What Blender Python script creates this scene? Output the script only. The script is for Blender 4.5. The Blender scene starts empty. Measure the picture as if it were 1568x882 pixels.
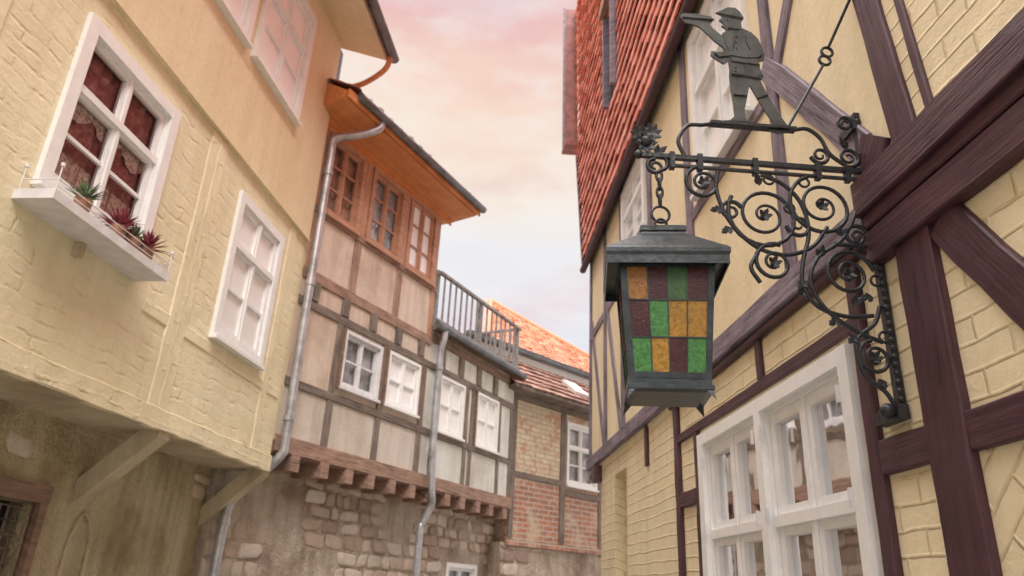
import bpy, math, random
from mathutils import Vector, Matrix, noise as mnoise
random.seed(7)
rad=math.radians
sc=bpy.context.scene
# ------------------------------------------------------------------ materials
def newmat(name):
    m=bpy.data.materials.new(name); m.use_nodes=True
    nt=m.node_tree; b=nt.nodes['Principled BSDF']
    return m,nt,b
def N(nt,t,**k):
    n=nt.nodes.new(t)
    for a,v in k.items(): setattr(n,a,v)
    return n
def coords(nt,kind='Object',scale=(1,1,1),rot=0):
    tc=N(nt,'ShaderNodeTexCoord'); mp=N(nt,'ShaderNodeMapping')
    nt.links.new(tc.outputs[kind],mp.inputs['Vector'])
    mp.inputs['Scale'].default_value=scale; mp.inputs['Rotation'].default_value=(0,0,rot)
    return mp.outputs[0]
def noise(nt,vec,scale,detail=4,rough=.6):
    n=N(nt,'ShaderNodeTexNoise'); n.inputs['Scale'].default_value=scale
    n.inputs['Detail'].default_value=detail; n.inputs['Roughness'].default_value=rough
    nt.links.new(vec,n.inputs['Vector']); return n.outputs['Fac']
def ramp(nt,fac,stops):
    r=N(nt,'ShaderNodeValToRGB'); e=r.color_ramp.elements
    while len(e)<len(stops): e.new(.5)
    for i,(p,c) in enumerate(stops):
        e[i].position=p; e[i].color=(c[0],c[1],c[2],1) if not isinstance(c,(int,float)) else (c,c,c,1)
    nt.links.new(fac,r.inputs[0]); return r.outputs[0]
def mix(nt,fac,a,b,mode='MIX'):
    m=N(nt,'ShaderNodeMix',data_type='RGBA',blend_type=mode)
    for s,v in ((0,fac),(6,a),(7,b)):
        if isinstance(v,(int,float)): m.inputs[s].default_value=v
        elif isinstance(v,tuple): m.inputs[s].default_value=(v[0],v[1],v[2],1)
        else: nt.links.new(v,m.inputs[s])
    return m.outputs[2]
def math_(nt,op,a,b=0.0):
    m=N(nt,'ShaderNodeMath',operation=op)
    for s,v in ((0,a),(1,b)):
        if isinstance(v,(int,float)): m.inputs[s].default_value=v
        else: nt.links.new(v,m.inputs[s])
    return m.outputs[0]
def bump(nt,b,h,strength=.5,dist=.01):
    n=N(nt,'ShaderNodeBump'); n.inputs['Strength'].default_value=strength; n.inputs['Distance'].default_value=dist
    nt.links.new(h,n.inputs['Height']); nt.links.new(n.outputs[0],b.inputs['Normal'])
def streaks(nt,c,amt=.3):
    v=coords(nt,'Object',(5,5,.55)); n=noise(nt,v,1.3,4,.6)
    return mix(nt,amt,c,ramp(nt,n,[(.38,(.58,.54,.47)),(.58,(1,1,1))]),'MULTIPLY')
def plaster(name,c1,c2,c3,big=.8,bs=.5,bd=.01,rough=.9,st=.35):
    m,nt,b=newmat(name); v=coords(nt)
    n1=noise(nt,v,big,5,.62); n2=noise(nt,v,28,3,.7); n3=noise(nt,v,4,5,.7)
    c=ramp(nt,n1,[(.3,c2),(.52,c1),(.72,c3)])
    c=mix(nt,math_(nt,'MULTIPLY',ramp(nt,n3,[(.52,0.),(.75,1.)]),.5),c,c2)
    c=mix(nt,.15,c,ramp(nt,n2,[(.3,0.2),(.7,1.)]),'MULTIPLY'); c=streaks(nt,c,st)
    nt.links.new(c,b.inputs['Base Color']); b.inputs['Roughness'].default_value=rough
    bump(nt,b,math_(nt,'ADD',math_(nt,'MULTIPLY',n3,1.5),math_(nt,'MULTIPLY',n2,.5)),bs,bd)
    return m
def brickpaint(name,c1,c2,bw=.25,bh=.085,rot=0,distort=.03,bs=.8,bd=.012,mort=.012,dark=.75,lo=.35,st=.25):
    m,nt,b=newmat(name); v=coords(nt,'UV',rot=rot)
    nz=N(nt,'ShaderNodeTexNoise'); nz.inputs['Scale'].default_value=3.5; nz.inputs['Detail'].default_value=4
    nt.links.new(v,nz.inputs['Vector'])
    vm=N(nt,'ShaderNodeVectorMath',operation='MULTIPLY_ADD'); nt.links.new(nz.outputs['Color'],vm.inputs[0])
    vm.inputs[1].default_value=(distort*2,distort*2,0); nt.links.new(v,vm.inputs[2])
    bt=N(nt,'ShaderNodeTexBrick'); nt.links.new(vm.outputs[0],bt.inputs['Vector'])
    bt.inputs['Scale'].default_value=1; bt.inputs['Brick Width'].default_value=bw; bt.inputs['Row Height'].default_value=bh
    bt.inputs['Mortar Size'].default_value=mort; bt.inputs['Mortar Smooth'].default_value=.8
    bt.inputs['Color1'].default_value=(1,1,1,1); bt.inputs['Color2'].default_value=(.86,.86,.86,1); bt.inputs['Mortar'].default_value=(.94,.94,.94,1)
    v2=coords(nt); n1=noise(nt,v2,1.3,5,.65); n2=noise(nt,v2,35,3,.7); n3=noise(nt,v2,5,5,.7)
    c=ramp(nt,n1,[(.32,c2),(.6,c1)])
    keep=ramp(nt,n3,[(lo,.08),(lo+.22,1.)])
    mf=math_(nt,'MULTIPLY',bt.outputs['Fac'],keep)
    c=mix(nt,mf,c,mix(nt,1.,c,(dark,dark*.94,dark*.84),'MULTIPLY'))
    c=mix(nt,.4,c,bt.outputs['Color'],'MULTIPLY'); c=streaks(nt,c,st)
    nt.links.new(c,b.inputs['Base Color']); b.inputs['Roughness'].default_value=.75
    h=math_(nt,'SUBTRACT',math_(nt,'ADD',math_(nt,'MULTIPLY',n3,1.2),math_(nt,'MULTIPLY',n2,.3)),math_(nt,'MULTIPLY',mf,1.))
    bump(nt,b,h,bs,bd); return m
def wood(name,c1,c2,rough=.7,bs=.6):
    m,nt,b=newmat(name); v=coords(nt,'UV',(1.5,22,1)); v2=coords(nt)
    n1=noise(nt,v,1.6,5,.7); n2=noise(nt,v2,5,4,.6)
    f=math_(nt,'ADD',math_(nt,'MULTIPLY',n1,.65),math_(nt,'MULTIPLY',n2,.35))
    c=ramp(nt,f,[(.36,c1),(.62,c2)])
    cr=ramp(nt,n1,[(.33,.25),(.4,1.)]); c=mix(nt,.8,c,cr,'MULTIPLY')
    nt.links.new(c,b.inputs['Base Color']); b.inputs['Roughness'].default_value=rough
    bump(nt,b,n1,bs,.012); return m
def simple(name,c,rough=.5,metal=0,var=.2,sc_=12,bs=.15):
    m,nt,b=newmat(name); v=coords(nt); n=noise(nt,v,sc_,5,.65)
    d=tuple(x*(1-var*1.6) for x in c)
    nt.links.new(ramp(nt,n,[(.35,d),(.6,c)]),b.inputs['Base Color'])
    b.inputs['Roughness'].default_value=rough; b.inputs['Metallic'].default_value=metal
    bump(nt,b,noise(nt,v,60,2,.6),bs,.004); return m
def tile_mat(name,c1,c2,c3,bs=.3,bd=.005,dirt=.5,ns=22):
    m,nt,b=newmat(name); at=N(nt,'ShaderNodeAttribute',attribute_name='rnd')
    v=coords(nt); n=noise(nt,v,1.2,4,.6); n2=noise(nt,v,ns,5,.75)
    c=ramp(nt,at.outputs['Fac'],[(0,c1),(.5,c2),(1,c3)])
    c=mix(nt,ramp(nt,n,[(.5,0.),(.8,dirt)]),c,tuple(x*.5 for x in c1))
    c=mix(nt,.3,c,ramp(nt,n2,[(.3,.4),(.6,1.)]),'MULTIPLY')
    nt.links.new(c,b.inputs['Base Color']); b.inputs['Roughness'].default_value=.75
    bump(nt,b,n2,bs,bd); return m
def glassmat(name,tint=(1,1,1),refl=.35,rough=.03):
    m=bpy.data.materials.new(name); m.use_nodes=True; nt=m.node_tree; nt.nodes.clear()
    o=N(nt,'ShaderNodeOutputMaterial'); t=N(nt,'ShaderNodeBsdfTransparent'); g=N(nt,'ShaderNodeBsdfGlossy')
    t.inputs[0].default_value=(*tint,1); g.inputs['Roughness'].default_value=rough
    lw=N(nt,'ShaderNodeLayerWeight'); lw.inputs[0].default_value=refl
    ms=N(nt,'ShaderNodeMixShader'); nt.links.new(lw.outputs['Fresnel'],ms.inputs[0])
    nt.links.new(t.outputs[0],ms.inputs[1]); nt.links.new(g.outputs[0],ms.inputs[2]); nt.links.new(ms.outputs[0],o.inputs[0])
    v=coords(nt); n=noise(nt,v,3,2,.5); bp=N(nt,'ShaderNodeBump'); bp.inputs['Strength'].default_value=.15; bp.inputs['Distance'].default_value=.02
    nt.links.new(n,bp.inputs['Height']); nt.links.new(bp.outputs[0],g.inputs['Normal']); return m
def stained(name,c):
    m=bpy.data.materials.new(name); m.use_nodes=True; nt=m.node_tree; nt.nodes.clear()
    o=N(nt,'ShaderNodeOutputMaterial'); v=coords(nt); n=noise(nt,v,75,4,.8); n2=noise(nt,v,9,3,.6)
    col=ramp(nt,n,[(.36,tuple(x*.35 for x in c)),(.6,c)]); col=mix(nt,ramp(nt,n2,[(.35,.55),(.65,0.)]),col,tuple(x*.5 for x in c))
    d=N(nt,'ShaderNodeBsdfDiffuse'); t=N(nt,'ShaderNodeBsdfTransparent'); g=N(nt,'ShaderNodeBsdfGlossy'); g.inputs['Roughness'].default_value=.12
    nt.links.new(col,d.inputs[0]); nt.links.new(col,t.inputs[0])
    m1=N(nt,'ShaderNodeMixShader'); m1.inputs[0].default_value=.35; nt.links.new(d.outputs[0],m1.inputs[1]); nt.links.new(t.outputs[0],m1.inputs[2])
    m2=N(nt,'ShaderNodeMixShader'); m2.inputs[0].default_value=.04; nt.links.new(m1.outputs[0],m2.inputs[1]); nt.links.new(g.outputs[0],m2.inputs[2])
    bp=N(nt,'ShaderNodeBump'); bp.inputs['Strength'].default_value=.5; bp.inputs['Distance'].default_value=.005
    nt.links.new(n,bp.inputs['Height']); nt.links.new(bp.outputs[0],g.inputs['Normal']); nt.links.new(bp.outputs[0],d.inputs['Normal'])
    nt.links.new(m2.outputs[0],o.inputs[0]); return m

M={}
M['plasterL']=plaster('ochre_plaster',(.86,.74,.50),(.80,.66,.42),(.88,.78,.56),.6,.25,st=.15)
M['brickL']=brickpaint('painted_rubble_brick',(.86,.79,.56),(.78,.70,.47),.36,.10,0,.075,.5,.017,.018,.92,.50,.15)
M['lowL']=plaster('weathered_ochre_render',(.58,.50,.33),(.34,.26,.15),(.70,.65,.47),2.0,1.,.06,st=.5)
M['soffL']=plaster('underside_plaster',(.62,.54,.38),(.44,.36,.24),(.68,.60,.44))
M['pinkB']=plaster('aged_pink_plaster',(.70,.57,.47),(.50,.38,.29),(.76,.67,.58),1.1,.4)
M['greyB']=plaster('aged_grey_plaster',(.68,.61,.54),(.50,.42,.35),(.74,.70,.65),1.0,.4)
M['paleB']=plaster('pale_plaster',(.72,.73,.69),(.56,.52,.46),(.80,.81,.79),1.2,.4)
M['timB']=wood('brown_timber',(.12,.075,.05),(.30,.19,.13))
M['timRed']=wood('reddish_timber',(.18,.10,.07),(.44,.29,.22))
M['timGrey']=wood('grey_timber',(.09,.07,.06),(.28,.22,.18))
M['oran']=wood('orange_stained_wood',(.50,.17,.05),(.76,.33,.13),.5,.3)
M['winwood']=wood('brown_window_wood',(.38,.19,.11),(.58,.33,.22),.5,.3)
M['mortar']=plaster('old_lime_mortar',(.56,.47,.38),(.30,.21,.16),(.66,.59,.50),1.8,1.,.05,st=.5)
M['rub']=tile_mat('rubble_stones',(.36,.26,.21),(.56,.44,.35),(.70,.62,.52),1.,.03,.5,9)
M['white']=simple('white_paint',(.88,.88,.87),.4,0,.04)
M['grey']=simple('grey_white_paint',(.76,.76,.77),.45,0,.1)
M['rail']=simple('weathered_grey_rail',(.34,.33,.33),.6,0,.3)
M['zinc']=simple('zinc',(.58,.59,.61),.4,.6,.25,5)
M['zincD']=simple('dark_zinc',(.20,.21,.22),.4,.5,.3,5)
M['iron']=simple('wrought_iron',(.040,.043,.05),.42,.3,.3,30,.6)
M['fig']=simple('patinated_sheet_metal',(.10,.105,.105),.5,.3,.3,14,.3)
M['lant']=simple('lantern_metal',(.05,.062,.066),.38,.4,.3,18,.4)
M['tileR']=tile_mat('red_clay_tile',(.68,.23,.17),(.82,.31,.23),(.88,.42,.33),.3,.005,.3)
M['tileO']=tile_mat('orange_clay_tile',(.66,.28,.16),(.80,.38,.23),(.85,.45,.30))
M['tileD']=tile_mat('old_clay_tile',(.20,.10,.08),(.40,.20,.15),(.52,.33,.27))
M['barge']=simple('red_barge_board',(.30,.10,.08),.6,0,.3,6)
M['creamR']=plaster('cream_plaster',(.90,.79,.54),(.83,.70,.45),(.90,.82,.61),.8,.25,st=.15)
M['brickR']=brickpaint('cream_painted_brick',(.90,.79,.54),(.82,.70,.46),.27,.085,0,.02,.65,.011,.009,.84,.33,.15)
M['brickRd']=brickpaint('cream_painted_brick_diag',(.90,.79,.54),(.83,.71,.47),.27,.085,.75,.02,.65,.011,.009,.84,.33,.15)
M['timR']=wood('oxblood_timber',(.034,.011,.017),(.095,.036,.05),.5)
M['timRf']=wood('weathered_violet_timber',(.07,.045,.06),(.30,.25,.31),.6)
M['dark']=simple('dark_interior',(.02,.018,.016),.9)
M['skywhite']=simple('white_sky_reflection',(.95,.95,.96),.9,0,.01)  # bright sky reflection in the panes, painted as a white sheet behind glass
M['lace']=simple('lace_valance',(.66,.50,.48),.9,0,.4,40)
m,nt,b=newmat('red_lace_curtain'); v=coords(nt,'UV'); n=noise(nt,v,14,5,.7)
nt.links.new(ramp(nt,n,[(.42,(.20,.06,.06)),(.58,(.34,.14,.14)),(.72,(.52,.38,.36))]),b.inputs['Base Color']); M['cpink']=m
M['cgrey']=simple('grey_curtain',(.60,.62,.66),.9,0,.35,4)
M['cdark']=simple('painted_dim_room',(.16,.14,.13),.9,0,.5,2.5)  # dimness of the room behind the panes, put into the sheet's colour
M['cbrown']=simple('brown_curtain_and_reflection',(.44,.27,.20),.9,0,.4,4)  # curtain strip; in the first upper timbered window it paints a brownish reflection
M['glass']=glassmat('window_glass',(1,1,1),.10)
M['glassW']=glassmat('clear_window_glass',(1,1,1),.03)
M['glassD']=glassmat('dark_window_glass',(.75,.8,.85),.22)
m,nt,b=newmat('old_red_brick')
v=coords(nt,'UV'); bt=N(nt,'ShaderNodeTexBrick'); nt.links.new(v,bt.inputs['Vector'])
bt.inputs['Scale'].default_value=1; bt.inputs['Brick Width'].default_value=.26; bt.inputs['Row Height'].default_value=.085; bt.inputs['Mortar Size'].default_value=.012
bt.inputs['Color1'].default_value=(.56,.24,.15,1); bt.inputs['Color2'].default_value=(.38,.20,.15,1); bt.inputs['Mortar'].default_value=(.58,.50,.42,1)
v2=coords(nt); n=noise(nt,v2,1.7,5,.7); n2=noise(nt,v2,20,4,.7)
c=mix(nt,ramp(nt,n,[(.5,0.),(.6,.75)]),bt.outputs['Color'],(.68,.57,.42)); c=mix(nt,.4,c,ramp(nt,n2,[(.3,.3),(.65,1.)]),'MULTIPLY')
nt.links.new(c,b.inputs['Base Color']); b.inputs['Roughness'].default_value=.9
bump(nt,b,math_(nt,'SUBTRACT',n2,bt.outputs['Fac']),.8,.015); M['brickC']=m
m,nt,b=newmat('flaking_cream_brick')
v=coords(nt,'UV'); bt=N(nt,'ShaderNodeTexBrick'); nt.links.new(v,bt.inputs['Vector'])
bt.inputs['Scale'].default_value=1; bt.inputs['Brick Width'].default_value=.26; bt.inputs['Row Height'].default_value=.085; bt.inputs['Mortar Size'].default_value=.010
bt.inputs['Color1'].default_value=(.76,.66,.48,1); bt.inputs['Color2'].default_value=(.68,.55,.40,1); bt.inputs['Mortar'].default_value=(.55,.45,.36,1)
v2=coords(nt); n=noise(nt,v2,2.6,5,.75); n2=noise(nt,v2,20,4,.7)
c=mix(nt,ramp(nt,n,[(.52,0.),(.58,.8)]),bt.outputs['Color'],(.56,.30,.20)); c=mix(nt,.35,c,ramp(nt,n2,[(.3,.3),(.65,1.)]),'MULTIPLY')
nt.links.new(c,b.inputs['Base Color']); b.inputs['Roughness'].default_value=.9
bump(nt,b,math_(nt,'SUBTRACT',n2,bt.outputs['Fac']),.7,.012); M['brickCc']=m
m,nt,b=newmat('cobblestones'); v=coords(nt,'Object',(1,1,1)); vo=N(nt,'ShaderNodeTexVoronoi',feature='DISTANCE_TO_EDGE'); vo.inputs['Scale'].default_value=8; nt.links.new(v,vo.inputs['Vector'])
n=noise(nt,v,3,4); nt.links.new(mix(nt,ramp(nt,vo.outputs['Distance'],[(0,0.),(.08,1.)]),(.06,.055,.05),ramp(nt,n,[(.3,(.28,.26,.24)),(.7,(.46,.43,.40))])),b.inputs['Base Color'])
bump(nt,b,ramp(nt,vo.outputs['Distance'],[(0,0.),(.2,1.)]),1.,.03); M['cobble']=m

# ------------------------------------------------------------------ geometry helpers
class Frame:   # vertical facade plane: s along the wall, z up, d outwards to the street
    def __init__(f,az,side,D):
        a=rad(az); f.w=Vector((math.sin(a),math.cos(a),0)); f.n=Vector((side*math.cos(a),-side*math.sin(a),0)); f.D=D
    def p(f,s,z,d=0): return f.w*s+f.n*(f.D-d)+Vector((0,0,z))
FL=Frame(6.9,-1,3.2); FB=Frame(27.4,-1,5.54); FC=Frame(44.8,-1,8.66); FR=Frame(-2.9,1,1.5)
def empty(name):
    e=bpy.data.objects.new(name,None); sc.collection.objects.link(e); e.empty_display_size=.2; return e
class MB:
    def __init__(s): s.v=[];s.f=[];s.m=[];s.uv=[];s.mats=[];s.r=[];s.smooth=[]
    def mi(s,m):
        m=M[m]
        if m not in s.mats: s.mats.append(m)
        return s.mats.index(m)
    def add(s,verts,faces,mat,uvs,rnd=0.,smooth=False):
        o=len(s.v); s.v+= [tuple(v) for v in verts]; s.uv+=list(uvs); k=s.mi(mat)
        for f in faces: s.f.append([i+o for i in f]); s.m.append(k); s.r.append(rnd); s.smooth.append(smooth)
    def box(s,fr,s0,s1,z0,z1,d0,d1,mat):
        vs=[];uv=[]
        for d in (d0,d1):
            for (a,b) in ((s0,z0),(s1,z0),(s1,z1),(s0,z1)):
                vs.append(fr.p(a,b,d)); uv.append((a+.6*d,b+.6*d))
        s.add(vs,[(0,1,2,3),(4,5,6,7),(0,1,5,4),(1,2,6,5),(2,3,7,6),(3,0,4,7)],mat,uv)
    def prism(s,fr,pts,d0,d1,mat):
        n=len(pts); vs=[fr.p(a,b,d0) for a,b in pts]+[fr.p(a,b,d1) for a,b in pts]; uv=list(pts)*2
        s.add(vs,[tuple(range(n)),tuple(range(n,2*n))]+[(i,(i+1)%n,(i+1)%n+n,i+n) for i in range(n)],mat,uv)
    def beam(s,fr,a,b,w,d0,d1,mat,jit=.05,squ=0):
        L=math.dist(a,b); n=max(2,int(L/.14)); ux,uz=(b[0]-a[0])/L,(b[1]-a[1])/L; nx,nz=-uz,ux
        vs=[];uv=[];o=random.random()*9
        for i in range(n+1):
            t=i/n; c=(a[0]+(b[0]-a[0])*t,a[1]+(b[1]-a[1])*t)
            wob=math.sin(t*3.1+o)*w*jit*.8
            for sg in (-1,1):
                h=w/2*(1+random.uniform(-jit,jit))*sg+wob
                bz=.006
                p=(c[0]+nx*h,c[1]+nz*h); pi=(c[0]+nx*(h-sg*bz),c[1]+nz*(h-sg*bz))
                dd=d1+random.uniform(-.002,.002)
                vs+= [fr.p(p[0],p[1],d0),fr.p(p[0],p[1],dd-.006),fr.p(pi[0],pi[1],dd)]
                uv+= [(t*L+o,h-.05*sg+o),(t*L+o,h+o),(t*L+o,h-sg*bz+o)]
        F=[]
        for i in range(n):
            q=i*6; r=q+6
            F+=[(q,q+1,r+1,r),(q+1,q+2,r+2,r+1),(q+2,q+5,r+5,r+2),(q+5,q+4,r+4,r+5),(q+4,q+3,r+3,r+4)]
        F+=[(0,1,2,5,4,3),tuple(n*6+k for k in (0,1,2,5,4,3))]
        s.add(vs,F,mat,uv)
    def wall(s,fr,s0,s1,z0,z1,holes,d,thick,mat):
        S=sorted({s0,s1}|{x for h in holes for x in h[:2] if s0<x<s1}); Z=sorted({z0,z1}|{x for h in holes for x in h[2:4] if z0<x<z1})
        for i in range(len(S)-1):
            for j in range(len(Z)-1):
                cs,cz=(S[i]+S[i+1])/2,(Z[j]+Z[j+1])/2
                if any(h[0]<cs<h[1] and h[2]<cz<h[3] for h in holes): continue
                q=[(S[i],Z[j]),(S[i+1],Z[j]),(S[i+1],Z[j+1]),(S[i],Z[j+1])]
                s.add([fr.p(a,b,d) for a,b in q],[(0,1,2,3)],mat,q)
        for h in holes+[(s0,s1,z0,z1)]:
            a,b,c,e=h[:4]
            for (p,q) in (((a,c),(b,c)),((b,c),(b,e)),((b,e),(a,e)),((a,e),(a,c))):
                s.add([fr.p(*p,d),fr.p(*q,d),fr.p(*q,d-thick),fr.p(*p,d-thick)],[(0,1,2,3)],mat,[p,q,(q[0]+.1,q[1]+.1),(p[0]+.1,p[1]+.1)])
    def rubble(s,fr,s0,s1,z0,z1,d,hole,mat,seed,thr=.12):
        z=z0
        while z<z1-.05:
            h=random.uniform(.09,.20)
            if z+h>z1-.06: h=z1-z
            a=s0-random.random()*.2
            while a<s1:
                w=random.uniform(.12,.42); b=min(a+w,s1); a0=max(a,s0)
                cs,cz=(a0+b)/2,z+h/2
                skip=mnoise.noise(Vector((cs*.75+seed,cz*1.1,seed)))+random.uniform(-.12,.12)>thr
                if hole and hole[0]-.1<cs+ (w/2) and cs-(w/2)<hole[1]+.1 and hole[2]-.12<cz<hole[3]+.12: skip=True
                if not skip and b-a0>.06:
                    g=random.uniform(.006,.014); K=10; rim=[];mid=[];top=[]
                    ph=random.random()*6; hd=random.uniform(.010,.034)
                    for k in range(K):
                        t=k/K*6.2832; c_,s_=math.cos(t),math.sin(t)
                        ex=.36; x=(abs(c_)**ex)*(1 if c_>0 else -1); y=(abs(s_)**ex)*(1 if s_>0 else -1)
                        jr=1+random.uniform(-.10,.05)
                        px=cs+((b-a0)/2-g)*x*jr+.012*math.sin(y*2+ph); pz=cz+(h/2-g)*y*jr+.010*math.sin(x*2+ph)
                        rim.append((px,pz)); 
                    def ringp(f,dd): return [fr.p(cs+(p[0]-cs)*f,cz+(p[1]-cz)*f,d+dd+random.uniform(-.003,.003)) for p in rim]
                    vs=ringp(1,-.02)+ringp(.97,hd*.6)+ringp(.84,hd)+ringp(.45,hd+random.uniform(-.004,.008)); vs.append(fr.p(cs,cz,d+hd))
                    F=[(j*K+k,j*K+(k+1)%K,(j+1)*K+(k+1)%K,(j+1)*K+k) for j in range(3) for k in range(K)]+[(3*K+k,3*K+(k+1)%K,4*K) for k in range(K)]
                    s.add(vs,F,mat,[(0,0)]*len(vs),random.random(),True)
                a+=w
            z+=h
    def sheet(s,fr,s0,s1,z0,z1,d,mat,amp=.012,n=26,fold=9,scal=0):
        vs=[];uv=[]
        for i in range(n+1):
            a=s0+(s1-s0)*i/n; dd=d+amp*math.sin(i/n*math.pi*2*fold); zb=z0-scal*abs(math.sin(i/n*math.pi*3))
            vs+=[fr.p(a,zb,dd),fr.p(a,z1,dd)]; uv+=[(a,z0),(a,z1)]
        s.add(vs,[(2*i,2*i+2,2*i+3,2*i+1) for i in range(n)],mat,uv,0,True)
    def window(s,fr,s0,s1,z0,z1,d,cols=2,rows=(.62,),fm='white',cur='skywhite',casing=.07,fw=.05,bw=.035,thin=(),glass='glass',cut=None,proud=.035):
        s.box(fr,s0-.002,s1+.002,z0-.002,z1+.002,d-.16,d-.13,'dark')
        if casing>0:
            c=casing
            s.box(fr,s0-c,s0+.01,z0-c,z1+c,d-.02,d+proud,fm); s.box(fr,s1-.01,s1+c,z0-c,z1+c,d-.02,d+proud,fm)
            s.box(fr,s0+.01,s1-.01,z1-.01,z1+c,d-.02,d+proud-.003,fm); s.box(fr,s0+.01,s1-.01,z0-c,z0+.01,d-.02,d+proud-.003,fm)
            s.box(fr,s0-c-.01,s1+c+.01,z0-c-.028,z0-c+.004,d-.02,d+proud+.035,fm)
        W=s1-s0; H=z1-z0
        g=d-(.022 if cur=='skywhite' else .04)
        if cur=='skywhite': glass='glassW'
        s.add([fr.p(a,b,g) for a,b in ((s0,z0),(s1,z0),(s1,z1),(s0,z1))],[(0,1,2,3)],glass,[(s0,z0),(s1,z0),(s1,z1),(s0,z1)])
        if cur:
            if cur=='skywhite': s.sheet(fr,s0,s1,z0,z1,g-.008,cur,.002)
            else: s.sheet(fr,s0,s1,z0,z1,g-.05,cur,.015)
        s.box(fr,s0,s0+.022,z0,z1,g-.02,d+.004,fm); s.box(fr,s1-.022,s1,z0,z1,g-.02,d+.004,fm)
        s.box(fr,s0+.022,s1-.022,z1-.022,z1,g-.02,d+.003,fm); s.box(fr,s0+.022,s1-.022,z0,z0+.022,g-.02,d+.003,fm)
        zs=[z0]+[z0+H*r for r in rows]+[z1]
        for j in range(len(zs)-1):
            for i in range(cols):
                a=s0+.022+(W-.044)*i/cols; b=s0+.022+(W-.044)*(i+1)/cols; c,e=zs[j]+(.022 if j==0 else .012),zs[j+1]-(.022 if j==len(zs)-2 else .012)
                a+=.003;b-=.003
                s.box(fr,a,a+fw,c,e,g-.018,g+.028,fm); s.box(fr,b-fw,b,c,e,g-.018,g+.028,fm)
                s.box(fr,a+fw,b-fw,c,c+fw,g-.018,g+.026,fm); s.box(fr,a+fw,b-fw,e-fw,e,g-.018,g+.026,fm)
                for t in thin:
                    if j==t[0]:
                        zz=c+(e-c)*t[1]; s.box(fr,a+fw,b-fw,zz-.012,zz+.012,g-.01,g+.02,fm)
            if j>0: s.box(fr,s0+.022,s1-.022,zs[j]-.025,zs[j]+.025,g-.02,g+.05,fm)
        for i in range(1,cols):
            a=s0+.022+(W-.044)*i/cols; s.box(fr,a-.014,a+.014,z0+.022,z1-.022,g+.029,g+.04,fm)
    def tiles(s,P,inside,s0,s1,t0,t1,ws,ht,mat,amp=.028,out=.035,scal=.25):
        nr=int((t1-t0)/ht)+1; nc=int((s1-s0)/ws)+1; K=6
        for r in range(nr):
            for c in range(nc):
                a=s0+c*ws+random.uniform(-.006,.006); t=t0+r*ht+random.uniform(-.008,.008)
                if not inside(a+ws/2,t+ht/2): continue
                vs=[];uv=[]; tl=random.uniform(-.006,.008)
                for k in range(K+1):
                    x=k/K; pr=amp*math.sin(x*math.pi)**.8 if x<.999 and x>0 else 0
                    low=-scal*ht*math.sin(x*math.pi)
                    ss=a+ws*x
                    vs+=[P(ss,t+low,out+pr-.018+tl),P(ss,t+low,out+pr+tl),P(ss,t+ht*1.15,pr*.6)]
                    uv+=[(ss,t),(ss,t),(ss,t+ht)]
                F=[]
                for k in range(K):
                    q=k*3; F+=[(q,q+3,q+4,q+1),(q+1,q+4,q+5,q+2)]
                F+=[(0,1,2),(K*3,K*3+1,K*3+2)]
                s.add(vs,F,mat,uv,random.random())
    def done(s,name,parent=None):
        me=bpy.data.meshes.new(name); me.from_pydata(s.v,[],s.f)
        for m in s.mats: me.materials.append(m)
        me.polygons.foreach_set('material_index',s.m); me.polygons.foreach_set('use_smooth',s.smooth)
        ul=me.uv_layers.new(name='UVMap'); idx=[0]*len(me.loops); me.loops.foreach_get('vertex_index',idx)
        fl=[]
        for i in idx: fl+=[s.uv[i][0],s.uv[i][1]]
        ul.data.foreach_set('uv',fl)
        at=me.attributes.new('rnd','FLOAT','FACE'); at.data.foreach_set('value',s.r)
        me.update(); ob=bpy.data.objects.new(name,me); sc.collection.objects.link(ob)
        if parent: ob.parent=parent
        return ob
def smooth(p,n=8):
    if len(p)<3: return [Vector(x) for x in p]
    q=[Vector(x) for x in p]; q=[q[0]*2-q[1]]+q+[q[-1]*2-q[-2]]; o=[]
    for i in range(1,len(q)-2):
        a,b,c,d=q[i-1:i+3]
        for k in range(n):
            t=k/n; o.append(.5*((2*b)+(c-a)*t+(2*a-5*b+4*c-d)*t*t+(3*b-a-3*c+d)*t**3))
    o.append(q[-2]); return o
def tube(name,lines,r,mat,parent,taper=False,res=3):
    cu=bpy.data.curves.new(name,'CURVE'); cu.dimensions='3D'; cu.bevel_depth=r; cu.bevel_resolution=res; cu.use_fill_caps=True
    for L in lines:
        sp=cu.splines.new('POLY'); sp.points.add(len(L)-1)
        for i,p in enumerate(L):
            sp.points[i].co=(p[0],p[1],p[2],1)
            if taper: sp.points[i].radius=1.15-.55*i/len(L)
        sp.use_smooth=True
    cu.materials.append(M[mat]); ob=bpy.data.objects.new(name,cu); sc.collection.objects.link(ob)
    if parent: ob.parent=parent
    return ob

# ------------------------------------------------------------------ ground
g=MB(); g.add([(-150,-150,0),(150,-150,0),(150,150,0),(-150,150,0)],[(0,1,2,3)],'cobble',[(0,0)]*4); g.done('cobblestone_ground')

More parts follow.
